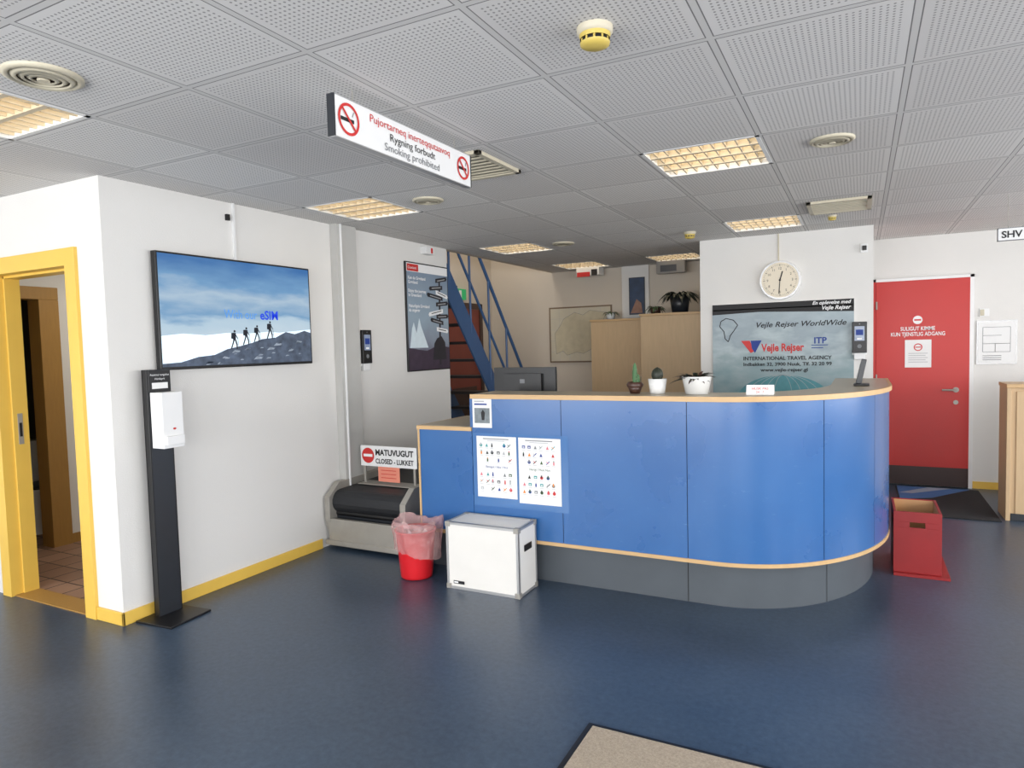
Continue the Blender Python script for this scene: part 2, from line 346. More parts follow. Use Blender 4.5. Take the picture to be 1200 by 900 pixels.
p.text('SULIGUT KIMME',.37,1.585,.055,WINK,align='CENTER',bold=.0008,width=.30); p.text('KUN TJENSTLIG ADGANG',.37,1.53,.055,WINK,align='CENTER',bold=.0008,width=.47)
p.rect(.26,1.21,.49,1.49,PAPER,1); p.ring(.375,1.415,.028,.038,SRED,2); p.rect(.35,1.41,.40,1.42,SRED,2)
for k in range(5): p.rect(.29,1.35-.022*k,.46-.02*(k%2),1.356-.022*k,LGINK,2)
b.done('graphics',parent=dr)

# ---------------------------------------------------------------- TV
b=B(); y0,y1,z0,z1=2.58,3.82,1.443,2.148
b.box(XW+.02,XW+.062,y0,y1,z0,z1,BLK); b.box(XW+.001,XW+.03,2.95,3.45,1.6,1.95,DGREY)
tv=b.done('television',bevel=.004)
SCR=ramp_mat('screen_sky_image',2,z0,z1,[(0,(160,192,214)),(.3,(200,220,234)),(.42,(186,212,230)),(.50,(120,165,205)),(.64,(178,202,222)),(.76,(112,160,204)),(1,(52,112,176))],noise=(3.0,.42),emit=.88,stretch=(1,.8,3.2))
ROCK=mat('screen_rock_image',(66,76,92),.6,var=.9,scale=22,emit=.5)
SILH=mat('screen_silhouette',(14,20,34),.6,emit=.1)
TXA=mat('screen_text',(70,128,196),.6,emit=.6,var=0); TXB=mat('screen_text_bold',(20,56,190),.6,emit=.6,var=0)
b=B(); p=Panel(b,(XW+.063,y0+.012,z0+.018),step=.0006,**XP); W=1.216;Hh=.675
p.rect(0,0,W,Hh,SCR,0)
ICE=mat('screen_ice_image',(205,220,230),.6,var=.25,scale=16,emit=.75)
p.poly([(0,0),(.5*W,.10),(W,.2),(W,.235),(.9*W,.225),(.75*W,.21),(.66*W,.215),(.5*W,.20),(.38*W,.205),(.25*W,.19),(.12*W,.2),(0,.185)],ICE,.5)
p.poly([(0,0),(W,0),(W,.21),(.95*W,.225),(.87*W,.20),(.8*W,.215),(.72*W,.175),(.62*W,.165),(.55*W,.14),(.45*W,.115),(.38*W,.10),(.3*W,.065),(.2*W,.055),(.1*W,.025),(0,.02)],ROCK,1)
LROCK=mat('screen_rock_light',(128,138,150),.6,var=.8,scale=30,emit=.45)
for k in range(40):
    t=random.random(); x=.2*W+t*.72*W; y=random.random()*(.04+.13*t); s=.010+.022*random.random()
    p.poly([(x,y),(x+s*2.2,y+s*.15),(x+s*2.6,y+s*.5),(x+s*.9,y+s*.7)],LROCK if k%2 else ROCK,2)
def hiker(x,y,h):
    p.disc(x+.02*h,y+.93*h,.065*h,SILH,3,14)
    p.poly([(x-.10*h,y+.48*h),(x+.08*h,y+.48*h),(x+.1*h,y+.84*h),(x-.06*h,y+.86*h)],SILH,3)
    p.poly([(x-.22*h,y+.55*h),(x-.06*h,y+.52*h),(x-.05*h,y+.86*h),(x-.2*h,y+.84*h)],SILH,4)
    p.poly([(x-.08*h,y+.5*h),(x+.02*h,y+.5*h),(x-.10*h,y+.22*h),(x-.2*h,y),(x-.27*h,y+.01*h),(x-.17*h,y+.25*h)],SILH,3)
    p.poly([(x,y+.5*h),(x+.09*h,y+.5*h),(x+.18*h,y+.25*h),(x+.17*h,y),(x+.1*h,y),(x+.1*h,y+.22*h)],SILH,4)
    p.line(x+.05*h,y+.78*h,x+.2*h,y+.55*h,.05*h,SILH,4); p.line(x+.2*h,y+.6*h,x+.27*h,y,.02*h,SILH,3)
for x,y,h in ((.43,.10,.125),(.51,.125,.12),(.585,.145,.115),(.68,.165,.125)): hiker(x*W,y,h)
p.text('With our',.37*W,.30,.085,TXA,3,width=.22*W); p.text('eSIM',.612*W,.30,.085,TXB,3,bold=.002,width=.13*W)
b.done('screen_picture',parent=tv)
simple('cable_conduit',(XW,XW+.018,3.19,3.205,2.15,HC,WHT),(XW,XW+.02,3.14,3.165,2.41,2.45,BLK))
simple('wall_column',(XW,XW+.07,4.13,4.36,0,HC,mat('grey_column_paint',(186,185,181),.7)),(XW+.07,XW+.085,4.16,4.175,0,HC,WHT),bevel=.003)

# ---------------------------------------------------------------- sanitiser stand
b=B(); b.box(-3.71,-3.43,2.37,2.65,0,.012,BLK,rot=.08); b.box(-3.665,-3.655,2.455,2.605,.012,1.45,DGREY); b.box(-3.665,-3.62,2.455,2.463,.012,1.45,BLK); b.box(-3.665,-3.62,2.597,2.605,.012,1.45,BLK); b.box(-3.628,-3.62,2.463,2.597,.012,1.45,DGREY)
b.box(-3.62,-3.612,2.46,2.6,1.32,1.445,BLK)
st=b.done('hand_sanitiser_stand',bevel=.002)
b=B(); b.box(-3.612,-3.51,2.465,2.595,1.0,1.32,WHT); b.box(-3.612,-3.49,2.475,2.585,1.02,1.07,WHT); b.box(-3.51,-3.506,2.50,2.565,1.03,1.06,LGINK); b.done('dispenser',parent=st,bevel=.018,bseg=4)
b=B(); p=Panel(b,(-3.6115,2.46,1.32),**XP); p.text('Assannut nungukiut',.07,.095,.018,WINK,align='CENTER',width=.12); p.text('Håndsprit',.07,.072,.016,WINK,align='CENTER'); p.rect(.02,.02,.12,.055,PAPER,1); p.b.done('graphics',parent=st)
b=B(); p=Panel(b,(-3.508,2.465,1.0),**XP); p.disc(.07,.11,.01,SRED,1,ry=.006); b.done('graphics.001',parent=st)

# ---------------------------------------------------------------- poster on left wall
b=B(); y0,y1,z0,z1=5.09,5.80,1.32,2.34
b.box(XW+.001,XW+.02,y0,y1,z0,z1,BLK); po=b.done('framed_travel_poster',bevel=.003)
PSKY=ramp_mat('poster_sky_print',2,z0,z1,[(0,(60,52,72)),(.12,(80,74,92)),(.25,(130,138,152)),(.5,(150,168,182)),(1,(122,138,158))],noise=(5,.25))
b=B(); p=Panel(b,(XW+.0205,y0,z0),**XP); w=y1-y0;h=z1-z0
p.rect(.012,.012,w-.012,h-.012,PSKY,0); p.rect(.012,h-.09,w-.012,h-.012,WINK,1); p.rect(.02,h-.085,.2,h-.02,SRED,2); p.text('Grønland',.03,h-.065,.036,WINK,3)
for t,(tx,yy) in enumerate((('Ken du Grønland',.86),('Grønland',.82),('Enjoy the journey',.74),('in Greenland',.70),('Naturligvis Grønland',.60),('du ungerer',.56))): p.text(tx,.03,yy,.040,WINK,2,bold=.001)
p.poly([(.03,.22),(.07,.40),(.10,.46),(.14,.36),(.19,.50),(.22,.42),(.27,.33),(.33,.22)],mat('ice_print',(212,226,232),.6,var=.1,scale=20),1)
p.poly([(.012,.012),(w-.012,.012),(w-.012,.22),(.5,.24),(.3,.19),(.012,.22)],mat('dark_ground_print',(62,50,66),.6,var=.4,scale=14),2)
SGN=mat('signpost_dark_print',(40,38,44),.6,var=.3,scale=20)
p.line(.53,.05,.55,.90,.028,SGN,3)
for k,(yy,dx,a) in enumerate(((.85,.13,.03),(.79,-.16,-.02),(.74,.14,-.04),(.68,-.2,.03),(.62,.14,.02),(.56,-.18,-.04),(.50,.14,.01),(.44,-.15,.03),(.38,.13,-.02))):
    m=(SGN,SGN,WINK)[k%3]; x0=.54; s=1 if dx>0 else -1
    p.poly([(x0-s*.06,yy),(x0+dx,yy+a),(x0+dx+s*.014,yy+a+.02),(x0+dx,yy+a+.04),(x0-s*.06,yy+.04)][::s],m,4)
    p.line(x0-s*.03,yy+.02,x0+dx*.8,yy+.02+a*.8,.008,INK if m is WINK else LGINK,5)
p.poly([(.40,.1),(.64,.1),(.62,.27),(.56,.33),(.48,.31),(.43,.26)],SGN,5)
b.done('poster_print',parent=po)
simple('emergency_light',(XW+.001,XW+.07,5.36,5.5,2.43,2.5,WHT),(XW+.07,XW+.075,5.44,5.47,2.44,2.49,SRED),bevel=.004)

# ---------------------------------------------------------------- access terminals
def terminal(name,o,R):
    b=B(); R=Vector(R); U=Vector((0,0,1)); N=R.cross(U); o=Vector(o)
    def bx(x0,x1,z0,z1,n0,n1,m):
        vs=[o+R*x+U*z+N*n for (x,n,z) in ((x0,n0,z0),(x1,n0,z0),(x1,n1,z0),(x0,n1,z0),(x0,n0,z1),(x1,n0,z1),(x1,n1,z1),(x0,n1,z1))]
        b.add(vs,[(0,3,2,1),(4,5,6,7),(0,1,5,4),(1,2,6,5),(2,3,7,6),(3,0,4,7)],m)
    bx(-.06,.06,-.15,.13,0.001,.03,WHT); bx(-.06,.06,-.13,.15,.03,.055,BLK); bx(-.045,.045,-.19,-.13,0.001,.045,WHT)
    ob=b.done(name,bevel=.005)
    b=B(); p=Panel(b,o+N*.0555,R,U); p.rect(-.040,-.02,.040,.11,SCREENL,1); p.disc(0,.13,.006,GINK,1); p.rect(-.03,.03,.03,.08,BINK,2); p.rect(-.02,-.01,.02,.005,WINK,2); p.disc(0,-.07,.018,GINK,1)
    b.done('display',parent=ob)
terminal('face_scan_terminal',(XW,4.47,1.55),(0,1,0))
terminal('face_scan_terminal',(-.01,6.908,1.52),(1,0,0))
b=B(); x,y,z=.0,4.86,1.2225
b.box(x-.04,x+.05,y-.05,y+.06,z,z+.012,BLK)
vs=[(x-.03,y-.03,z+.012),(x+.005,y-.03,z+.012),(x+.005,y+.05,z+.012),(x-.03,y+.05,z+.012),(x+.005,y-.03,z+.17),(x+.035,y-.03,z+.165),(x+.035,y+.05,z+.165),(x+.005,y+.05,z+.17)]
b.add(vs,[(0,3,2,1),(4,5,6,7),(0,1,5,4),(1,2,6,5),(2,3,7,6),(3,0,4,7)],DGREY)
b.add([(x-.032,y-.02,z+.03),(x-.032,y+.04,z+.03),(x+.001,y+.04,z+.15),(x+.001,y-.02,z+.15)],[(0,3,2,1)],SCREENL)
b.done('card_payment_terminal',bevel=.003)

# ---------------------------------------------------------------- baggage conveyor
b=B()
x0,x1=-3.70,-2.93
def sideplate(xa,xb):
    prof=[(3.97,.06),(3.92,.22),(3.92,.40),(4.04,.50),(5.5,.54),(5.5,.06)]
    n=len(prof); vs=[(xa,y,z) for y,z in prof]+[(xb,y,z) for y,z in prof]
    b.add(vs,[(i,(i+1)%n,n+(i+1)%n,n+i) for i in range(n)]+[tuple(range(n))[::-1],tuple(range(n,2*n))],STEEL)
sideplate(x0,x0+.05); sideplate(x1-.05,x1)
b.box(x0+.03,x1-.03,3.925,3.96,.04,.235,STEEL); b.box(x0-.0,x1,3.915,3.975,.03,.07,STEEL)
prof=[]
for i in range(9):
    t=math.pi*(1.35-.85*i/8); prof.append((4.04+.09*math.cos(t),.355+.09*math.sin(t)))
prof+= [(5.5,.49),(5.5,.28)]
n=len(prof); vs=[(x0+.052,y,z) for y,z in prof]+[(x1-.052,y,z) for y,z in prof]
b.add(vs,[(i,(i+1)%n,n+(i+1)%n,n+i) for i in range(n)]+[tuple(range(n))[::-1],tuple(range(n,2*n))],RUBBER,False)
b.cyl((x0+.05,4.02,.265),(x1-.05,4.02,.265),.028,.028,BLK,16)
b.box(x0+.05,x1-.05,4.0,5.4,.05,.25,DGREY)
for xx in (x0+.05,x1-.1): b.box(xx,xx+.05,4.05,4.1,0,.1,STEEL)
for xx in (x0+.05,x1-.1): b.box(xx,xx+.05,5.3,5.35,0,.1,STEEL)
b.done('baggage_conveyor',bevel=.003)
b=B(); b.box(-3.60,-3.05,4.25,4.258,.60,.765,WHT); b.box(-3.43,-3.22,4.252,4.256,.48,.60,PINK); b.box(-3.58,-3.56,4.258,4.27,.46,.74,STEEL); b.box(-3.09,-3.07,4.258,4.27,.46,.74,STEEL); b.box(-3.60,-3.05,4.2,4.34,.458,.464,STEEL)
sg=b.done('closed_sign')
b=B(); p=Panel(b,(-3.60,4.2495,.60),**YP); p.disc(.075,.085,.062,SRED,1); p.rect(.03,.075,.12,.097,WINK,2); p.text('MATUVUGUT',.335,.092,.065,INK,align='CENTER',bold=.0022,width=.37); p.text('CLOSED - LUKKET',.335,.025,.055,INK,align='CENTER',bold=.0015,width=.37)
for k in range(3): p.rect(.2,-.03-.03*k,.35,-.025-.03*k,SRED,2)
b.done('graphics',parent=sg)

# ---------------------------------------------------------------- reception desk
ZT=1.22
def outline(off,x_start=-2.30,yend=5.75,n=28):
    cx,cy,rx,ry=-.75,5.0,.915,1.16
    base=[(x_start,3.84)]
    k=12
    for i in range(1,k): base.append((x_start+(cx-x_start)*i/k,3.84))
    for i in range(n+1):
        t=-math.pi/2+math.pi/2*i/n; base.append((cx+rx*math.cos(t),cy+ry*math.sin(t)))
    base.append((cx+rx,5.4)); base.append((cx+rx,yend))
    out=[]
    for i,(x,y) in enumerate(base):
        a=base[max(0,i-1)]; c=base[min(len(base)-1,i+1)]; tx,ty=c[0]-a[0],c[1]-a[1]; l=math.hypot(tx,ty); nx,ny=ty/l,-tx/l
        out.append((x+nx*off,y+ny*off))
    return out
def strip(b,o_out,o_in,z0,z1,m,i0=0,i1=None,topm=None):
    A=outline(o_out);C=outline(o_in)
    if i1 is None: i1=len(A)-1
    A=A[i0:i1+1];C=C[i0:i1+1];n=len(A)
    vs=[(x,y,z0) for x,y in A]+[(x,y,z1) for x,y in A]+[(x,y,z0) for x,y in C]+[(x,y,z1) for x,y in C]
    q=range(n-1)
    b.add(vs,[(i,i+1,n+i+1,n+i) for i in q],m,True)
    b.add(vs,[(2*n+i+1,2*n+i,3*n+i,3*n+i+1) for i in q],m,True)
    b.add(vs,[(n+i,n+i+1,3*n+i+1,3*n+i) for i in q],topm or m)
    b.add(vs,[(i+1,i,2*n+i,2*n+i+1) for i in q]+[(0,n,3*n,2*n),(n-1,3*n-1,4*n-1,2*n-1)],m)
b=B(); NP=len(outline(0))
strip(b,-.09,-.12,0,.285,KICK)
strip(b,-.006,-.03,.285,ZT-.035,SEAM)
COUNTERTOP=mat('counter_top_laminate',(178,168,148),.35,var=.05)
segs=[(0,5),(5,11),(11,24),(24,32),(32,NP-1)]
for a,c in segs:
    A=outline(0)[a:c+1]
    def shrink(L,g=.002):
        L=[Vector(p) for p in L]; L[0]=L[0]+(L[1]-L[0]).normalized()*g; L[-1]=L[-1]+(L[-2]-L[-1]).normalized()*g; return L
    A=shrink(A);n=len(A)
    vs=[(p.x,p.y,.285) for p in A]+[(p.x,p.y,ZT-.028) for p in A]
    b.add(vs,[(i,i+1,n+i+1,n+i) for i in range(n-1)],BLUE,True)
strip(b,.006,-.12,.265,.287,WOOD)
strip(b,.014,-.34,ZT-.028,ZT,WOOD,topm=COUNTERTOP)
strip(b,.0145,-.004,ZT-.0275,ZT+.001,WOOD)
strip(b,-.10,-.13,.285,ZT-.035,WOODV)
b.box(-.902,-.898,3.928,3.932,.0,.262,INK)
for k in (26,):
    (x,y)=outline(-.0885)[k]; (xa,ya)=outline(-.0885)[k+1]; dv=Vector((xa-x,ya-y)).normalized()*.004
    b.poly([(x,y,0),(x+dv.x,y+dv.y,0),(x+dv.x,y+dv.y,.262),(x,y,.262)],INK)
b.box(-2.315,-2.298,3.845,4.18,1.0,ZT-.028,BLUE)
b.box(-2.72,-2.302,3.84,3.87,.285,.975,BLUE); b.box(-2.735,-2.718,3.838,4.5,.0,.975,BLUE); b.box(-2.737,-2.722,3.834,3.85,.26,.975,WOOD)
b.box(-2.74,-2.30,3.828,4.5,.975,1.0,WOOD); b.box(-2.72,-2.302,3.85,4.48,.9995,1.002,COUNTERTOP)
b.box(-2.72,-2.30,3.93,3.96,0,.285,KICK); b.box(-2.72,-2.30,3.834,3.96,.262,.287,WOOD)
b.box(-2.70,-.6,4.2,4.85,.71,.74,WOODV); b.box(-2.70,-2.67,4.2,4.83,0,.71,WOODV); b.box(-.66,-.63,4.2,4.83,0,.71,WOODV)
dk=b.done('reception_desk')
b=B(); p=Panel(b,(-2.30,3.8395,0),**YP)
PLAS=mat('plastic_sleeve',(78,118,170),.12,var=.03)
p.rect(.005,.48,.69,.965,PLAS,1)
cols=[SRED,BINK,GREEN,GINK,INK,mat('orange_ink',(225,140,50)),mat('teal_ink',(50,150,150)),LGINK,mat('pink_ink',(215,120,130))]
for ox in (.035,.345):
    yb=.54 if ox<.1 else .52
    p.rect(ox,yb,ox+.295,.945,PAPER,2)
    p.rect(ox+.05,.925,ox+.24,.931,GINK,3); p.rect(ox+.08,.914,ox+.21,.918,LGINK,3)
    for rr in range(7):
        y=.885-rr*.048
        if rr==3:
            p.text('Ilanngut / Ikke / Not' if ox<.1 else 'Nerigi / Must Not',ox+.148,y-.004,.020,GREEN if ox>.1 else BINK,3,align='CENTER'); continue
        if y<yb+.03: continue
        for q in range(6):
            x=ox+.035+q*.042+random.uniform(-.004,.004); m=random.choice(cols); m2=random.choice(cols); k=random.randrange(5)
            if random.random()<.12: continue
            if k==0: p.disc(x,y,.011,m,3,10); p.rect(x-.004,y-.003,x+.004,y+.016,m2,4)
            elif k==1: p.rect(x-.011,y-.008,x+.011,y+.010,m,3); p.rect(x-.006,y-.004,x+.006,y+.003,PAPER,4)
            elif k==2: p.line(x-.012,y-.010,x+.012,y+.012,.005,m,3); p.line(x-.010,y+.008,x+.004,y-.002,.004,m2,4)
            elif k==3: p.poly([(x-.010,y-.010),(x+.010,y-.010),(x,y+.013)],m,3)
            else: p.rect(x-.005,y-.012,x+.005,y+.008,m,3); p.rect(x-.003,y+.008,x+.003,y+.016,m2,3)
            p.rect(x-.013,y-.020,x+.012,y-.0178,LGINK,3)
p.rect(.01,1.0,.155,1.19,PAPER,1); p.rect(.025,1.03,.14,1.13,mat('photo_print',(120,128,132),.5,var=.6,scale=40),2); p.rect(.025,1.15,.12,1.16,BINK,2); p.rect(.025,1.17,.1,1.178,LGINK,2)
p.poly([(.08,1.05),(.1,1.05),(.105,1.1),(.09,1.12),(.075,1.1)],INK,3)
b.done('notices',parent=dk)

# items on counter
def pot(b,c,r0,r1,h,m):
    b.lathe(c,[(0,0),(r0,0),(r1,h),(r1*.9,h),(r1*.88,h*.85)],m); b.lathe((c[0],c[1],c[2]+h*.85),[(r1*.89,0),(0,.004)],SOIL)
Z=ZT+.002
def cactus(b,c,r,h,m,n=12):
    prof=[(0.001,0)]+[(r*math.sin(math.pi*(.15+.85*i/8))**.5 if i<8 else .001,h*i/8) for i in range(0,9)]
    b.lathe(c,prof,m,n)
    for i in range(40):
        t=random.random()*6.28; z=random.random()*h*.9; p0=Vector((c[0]+r*math.cos(t)*.9,c[1]+r*math.sin(t)*.9,c[2]+z)); b.cyl(p0,p0+Vector((math.cos(t),math.sin(t),.3))*.01,.0008,.0003,CREAM,4,False)
b=B(); c=(-1.235,4.03,Z); pot(b,c,.030,.047,.05,BROWN)
b.lathe((c[0],c[1],Z+.04),[(.047,0),(.052,.015),(.042,.03)],BROWN)
cactus(b,(c[0],c[1],Z+.05),.016,.14,CACT); cactus(b,(c[0]+.02,c[1],Z+.05),.012,.07,CACT)
b.done('potted_columnar_cactus')
b=B(); c=(-1.095,4.03,Z); pot(b,c,.044,.056,.09,CERAM); cactus(b,(c[0],c[1],Z+.08),.036,.08,DKGREEN,14); b.done('potted_cactus')
b=B(); c=(-.86,4.03,Z)
b.lathe(c,[(0,0),(.065,0),(.085,.1),(.088,.104),(.08,.104),(.075,.08)],CERAM); b.lathe((c[0],c[1],Z+.08),[(.076,0),(0,.004)],SOIL)
for i in range(60):
    t=i*2.4; el=.15+1.2*random.random(); b.leaf((c[0]-.01+.03*math.cos(t),c[1]+.03*math.sin(t),Z+.085),(math.cos(t)-.1,math.sin(t),el),.08+.055*random.random(),.012,DKGREEN if i%3 else BROWN,.45)
b.done('potted_succulent')
b=B(); b.add([(-.575,3.98,Z),(-.43,4.0,Z),(-.43,4.02,Z+.055),(-.575,4.0,Z+.055),(-.575,4.04,Z),(-.43,4.06,Z)],[(0,1,2,3),(3,2,5,4)],PAPER)
tc_=b.done('folded_table_card'); b=B(); v=Vector((.145,.02,0)).normalized(); u=Vector((0,.02,.055)).normalized(); p=Panel(b,(-.575,3.98,Z),v,u); p.text('HUSK PAS',.073,.03,.02,SRED,2,align='CENTER'); p.text('24 - 7',.073,.01,.018,SRED,2,align='CENTER'); b.done('graphics',parent=tc_)
b=B(); cx,cy=-2.19,4.42
b.box(cx-.25,cx+.25,cy,cy+.03,1.06,1.375,BLK); b.box(cx-.15,cx+.15,cy-.03,cy,1.12,1.33,BLK); b.box(cx-.04,cx+.04,cy+.0,cy+.03,.8,1.1,BLK); b.box(cx-.12,cx+.12,cy-.08,cy+.12,.742,.76,BLK)
b.box(cx-.02,cx+.02,cy-.032,cy-.03,1.26,1.29,GINK); b.done('computer_monitor',bevel=.008)

# ---------------------------------------------------------------- flight case, bin, red crate
b=B(); x0,x1,y0,y1,h=-2.35,-1.83,3.56,3.815,.43
b.box(x0+.004,x1-.004,y0+.004,y1-.004,.006,h-.004,mat('white_case_laminate',(228,225,219),.5,var=.04,scale=8))
e=.018
for (xa,xb) in ((x0,x0+e),(x1-e,x1)):
    for (ya,yb) in ((y0,y0+.003),(y1-.003,y1)): b.box(xa,xb,ya,yb,0,h,ALU)
    for (za,zb) in ((0,.003),(h-.003,h)): b.box(xa,xb,y0,y1,za,zb,ALU)
for (za,zb) in ((0,e),(h-e,h)):
    for (ya,yb) in ((y0,y0+.003),(y1-.003,y1)): b.box(x0,x1,ya,yb,za,zb,ALU)
    for (xa,xb) in ((x0,x0+.003),(x1-.003,x1)): b.box(xa,xb,y0,y1,za,zb,ALU)
for (ya,yb) in ((y0,y0+e),(y1-e,y1)):
    for (xa,xb) in ((x0,x0+.003),(x1-.003,x1)): b.box(xa,xb,ya,yb,0,h,ALU)
    b.box(x0,x1,ya,yb,h-.003,h,ALU)
for xx in (x0,x1-.03):
    for zz in (0,h-.03):
        b.box(xx-.002,xx+.032,y0-.003,y0+.03,zz,zz+.031,STEEL); b.box(xx-.002,xx+.032,y1-.03,y1+.001,zz,zz+.031,STEEL)
b.box(x1-.001,x1+.002,3.64,3.74,.27,.31,BLK); b.box(x0+.05,x0+.13,y0-.001,y0+.0,.035,.055,INK); b.box(x0+.055,x0+.085,y0-.0015,y0,.04,.05,WINK)
b.done('flight_case',bevel=.0015)

b=B(); c=(-2.66,3.665,0)
b.lathe(c,[(0,0.004),(.105,.004),(.108,.02),(.122,.2),(.135,.31),(.14,.315),(.14,.325),(.128,.325),(.118,.2),(.1,.02),(0,.015)],REDP,36)
b.done('waste_bin')
BAG=mat('clear_bin_liner',(222,180,178),.18,var=.3,scale=14,alpha=.36,bump=1,bscale=22)
bb=B(); n=56; vs=[];rows=[(.139,.19),(.146,.24),(.150,.30),(.160,.355),(.156,.385),(.135,.375),(.120,.32),(.112,.2)]
for j,(rr,zz) in enumerate(rows):
    for i in range(n):
        t=2*math.pi*i/n; k=rr+(random.random()-.5)*.012+.006*math.sin(t*9+j)+(.035*max(0,math.cos(t-.1))**3 if j<5 else 0); vs.append((c[0]+k*math.cos(t),c[1]+k*math.sin(t)*.98,zz+(random.random()-.5)*.018+(.02*math.sin(3*t) if j in (3,4) else 0)-(.05*max(0,math.cos(t)) if j==0 else 0)))
bb.add(vs,[(j*n+i,j*n+(i+1)%n,(j+1)*n+(i+1)%n,(j+1)*n+i) for j in range(len(rows)-1) for i in range(n)],BAG,False)
bb.done('liner',parent=bpy.data.objects['waste_bin'])
bb=B()
for k in range(7):
    t=k*.9; x=c[0]+.05*math.cos(t); y=c[1]+.05*math.sin(t); zz=.26+.02*(k%3)
    pts=[Vector((x+random.uniform(-.05,.05),y+random.uniform(-.05,.05),zz+random.uniform(-.02,.05))) for _ in range(5)]
    bb.add(pts,[(0,1,2),(0,2,3),(0,3,4),(1,4,2)],PAPER if k%2 else BROWN)
bb.done('crumpled_paper',parent=bpy.data.objects['waste_bin'])

b=B(); x0,x1,y0,y1,h=.19,.455,4.92,5.34,.41; t=.015
b.box(x0-.0,x1+.045,y0-.035,y1+.03,0,.018,REDB)
b.box(x0,x1,y1-t,y1,.018,h,REDB); b.box(x0,x0+t,y0+t,y1-t,.018,h,REDB); b.box(x1-t,x1,y0+t,y1-t,.018,h,REDB)
hx0,hx1=x0+.09,x1-.09
b.box(x0,x1,y0,y0+t,.018,h-.10,REDB); b.box(x0,hx0,y0,y0+t,h-.10,h-.065,REDB); b.box(hx1,x1,y0,y0+t,h-.10,h-.065,REDB); b.box(x0,x1,y0,y0+t,h-.065,h,REDB)
b.box(x0+t,x1-t,y0+t,y1-t,.018,.03,WOODIN)
b.box(x0+t,x0+t+.002,y0+t,y1-t,.03,h-.005,WOODIN);b.box(x1-t-.002,x1-t,y0+t,y1-t,.03,h-.005,WOODIN);b.box(x0+t,x1-t,y1-t-.002,y1-t,.03,h-.005,WOODIN)
b.done('red_baggage_size_box',bevel=.003)

# ---------------------------------------------------------------- mats
b=B(); MAT=mat('beige_mat_pile',(168,155,138),.95,var=.4,scale=120,bump=.6,bscale=300)
b.box(-.97,.95,.9,2.47,.0,.008,BLK); b.box(-.945,.925,.925,2.445,.006,.014,MAT); b.done('entrance_mat')
b=B(); b.box(.32,1.02,6.6,7.85,0,.01,mat('dark_mat_pile',(34,35,38),.95,var=.3,scale=100)); b.poly([(.33,7.2,.0105),(.6,7.35,.0105),(.95,7.84,.0105),(.33,7.84,.0105)],mat('blue_mat_print',(70,110,165),.9,var=.1)); b.poly([(.33,7.5,.011),(.45,7.5,.011),(.8,7.84,.011),(.6,7.84,.011)],mat('pale_mat_print',(150,165,185),.9)); b.done('door_mat')

# ---------------------------------------------------------------- clock wall
YK=6.909
b=B(); b.cyl((-.68,YK,2.09),(-.68,YK-.04,2.09),.185,.18,WHT,48); ck=b.done('wall_clock',bevel=.004)
b=B(); p=Panel(b,(-.68,YK-.0405,2.09),**YP); p.disc(0,0,.165,mat('clock_face',(224,214,194),.5,var=.01),1,48); p.ring(0,0,.165,.18,ALU,2,48)
for i in range(60):
    a=math.radians(6*i); r0=.138 if i%5 else .132; p.line(r0*math.sin(a),r0*math.cos(a),.15*math.sin(a),.15*math.cos(a),.002 if i%5 else .005,INK,2)
for i in range(1,13):
    a=math.radians(30*i); p.text(str(i),.11*math.sin(a),.11*math.cos(a)-.011,.032,INK,2,align='CENTER')
a=math.radians(184); p.line(-.02*math.sin(a),-.02*math.cos(a),.13*math.sin(a),.13*math.cos(a),.008,INK,3); a=math.radians(16); p.line(0,0,.085*math.sin(a),.085*math.cos(a),.011,INK,4); p.disc(0,0,.01,INK,5)
b.done('face',parent=ck)
simple('clock_cable',(-.70,-.69,YK-.01,YK,2.27,HC,CREAM))
simple('motion_sensor',(.01,.045,YK-.035,YK,2.31,2.35,BLK),(-.005,.055,YK-.015,YK,2.29,2.37,WHT),bevel=.004)
b=B(); x0,x1,z0,z1=-1.31,-.055,.95,1.885; b.box(x0,x1,YK-.012,YK,z0,z1,WHT); pp=b.done('travel_agency_poster')
CLOUD=ramp_mat('poster_cloud_print',2,z0,z1,[(0,(120,150,155)),(.35,(150,168,172)),(.5,(172,186,190)),(.7,(146,160,168)),(1,(164,178,184))],noise=(4,1.0),stretch=(1,1,2))
b=B(); p=Panel(b,(x0,YK-.0125,z0),**YP); W=x1-x0;H_=z1-z0
p.rect(0,0,W,H_-.06,CLOUD,0); p.rect(0,H_-.06,W,H_,INK,1); p.poly([(0,H_-.10),(W*.35,H_-.085),(W,H_-.115),(W,H_-.05),(0,H_-.05)],INK,1)
p.text('En oplevelse med',W-.03,H_-.04,.045,WINK,2,align='RIGHT',shear=.3,bold=.001); p.text('Vejle Rejser',W-.03,H_-.09,.05,WINK,3,align='RIGHT',shear=.3,bold=.001)
p.text('Vejle Rejser WorldWide',.40,H_-.235,.07,INK,2,shear=.3,bold=.001,width=.78)
G=[(.08,.80),(.13,.83),(.2,.81),(.24,.76),(.2,.70),(.17,.66),(.15,.60),(.12,.63),(.11,.70),(.07,.75)]
for i in range(len(G)): p.line(G[i][0],G[i][1]-.03,G[(i+1)%len(G)][0],G[(i+1)%len(G)][1]-.03,.008,INK,2)
p.poly([(.27,.575),(.35,.575),(.40,.475),(.36,.455)],SRED,2); p.poly([(.36,.575),(.46,.575),(.40,.455),(.37,.50)],BINK,3)
p.text('Vejle Rejser',.46,.47,.10,SRED,3,bold=.003,width=.38); p.text('ITP',.92,.535,.08,BINK,3,bold=.002); p.rect(.9,.515,1.04,.522,BINK,3); p.rect(.9,.49,1.0,.497,BINK,3)
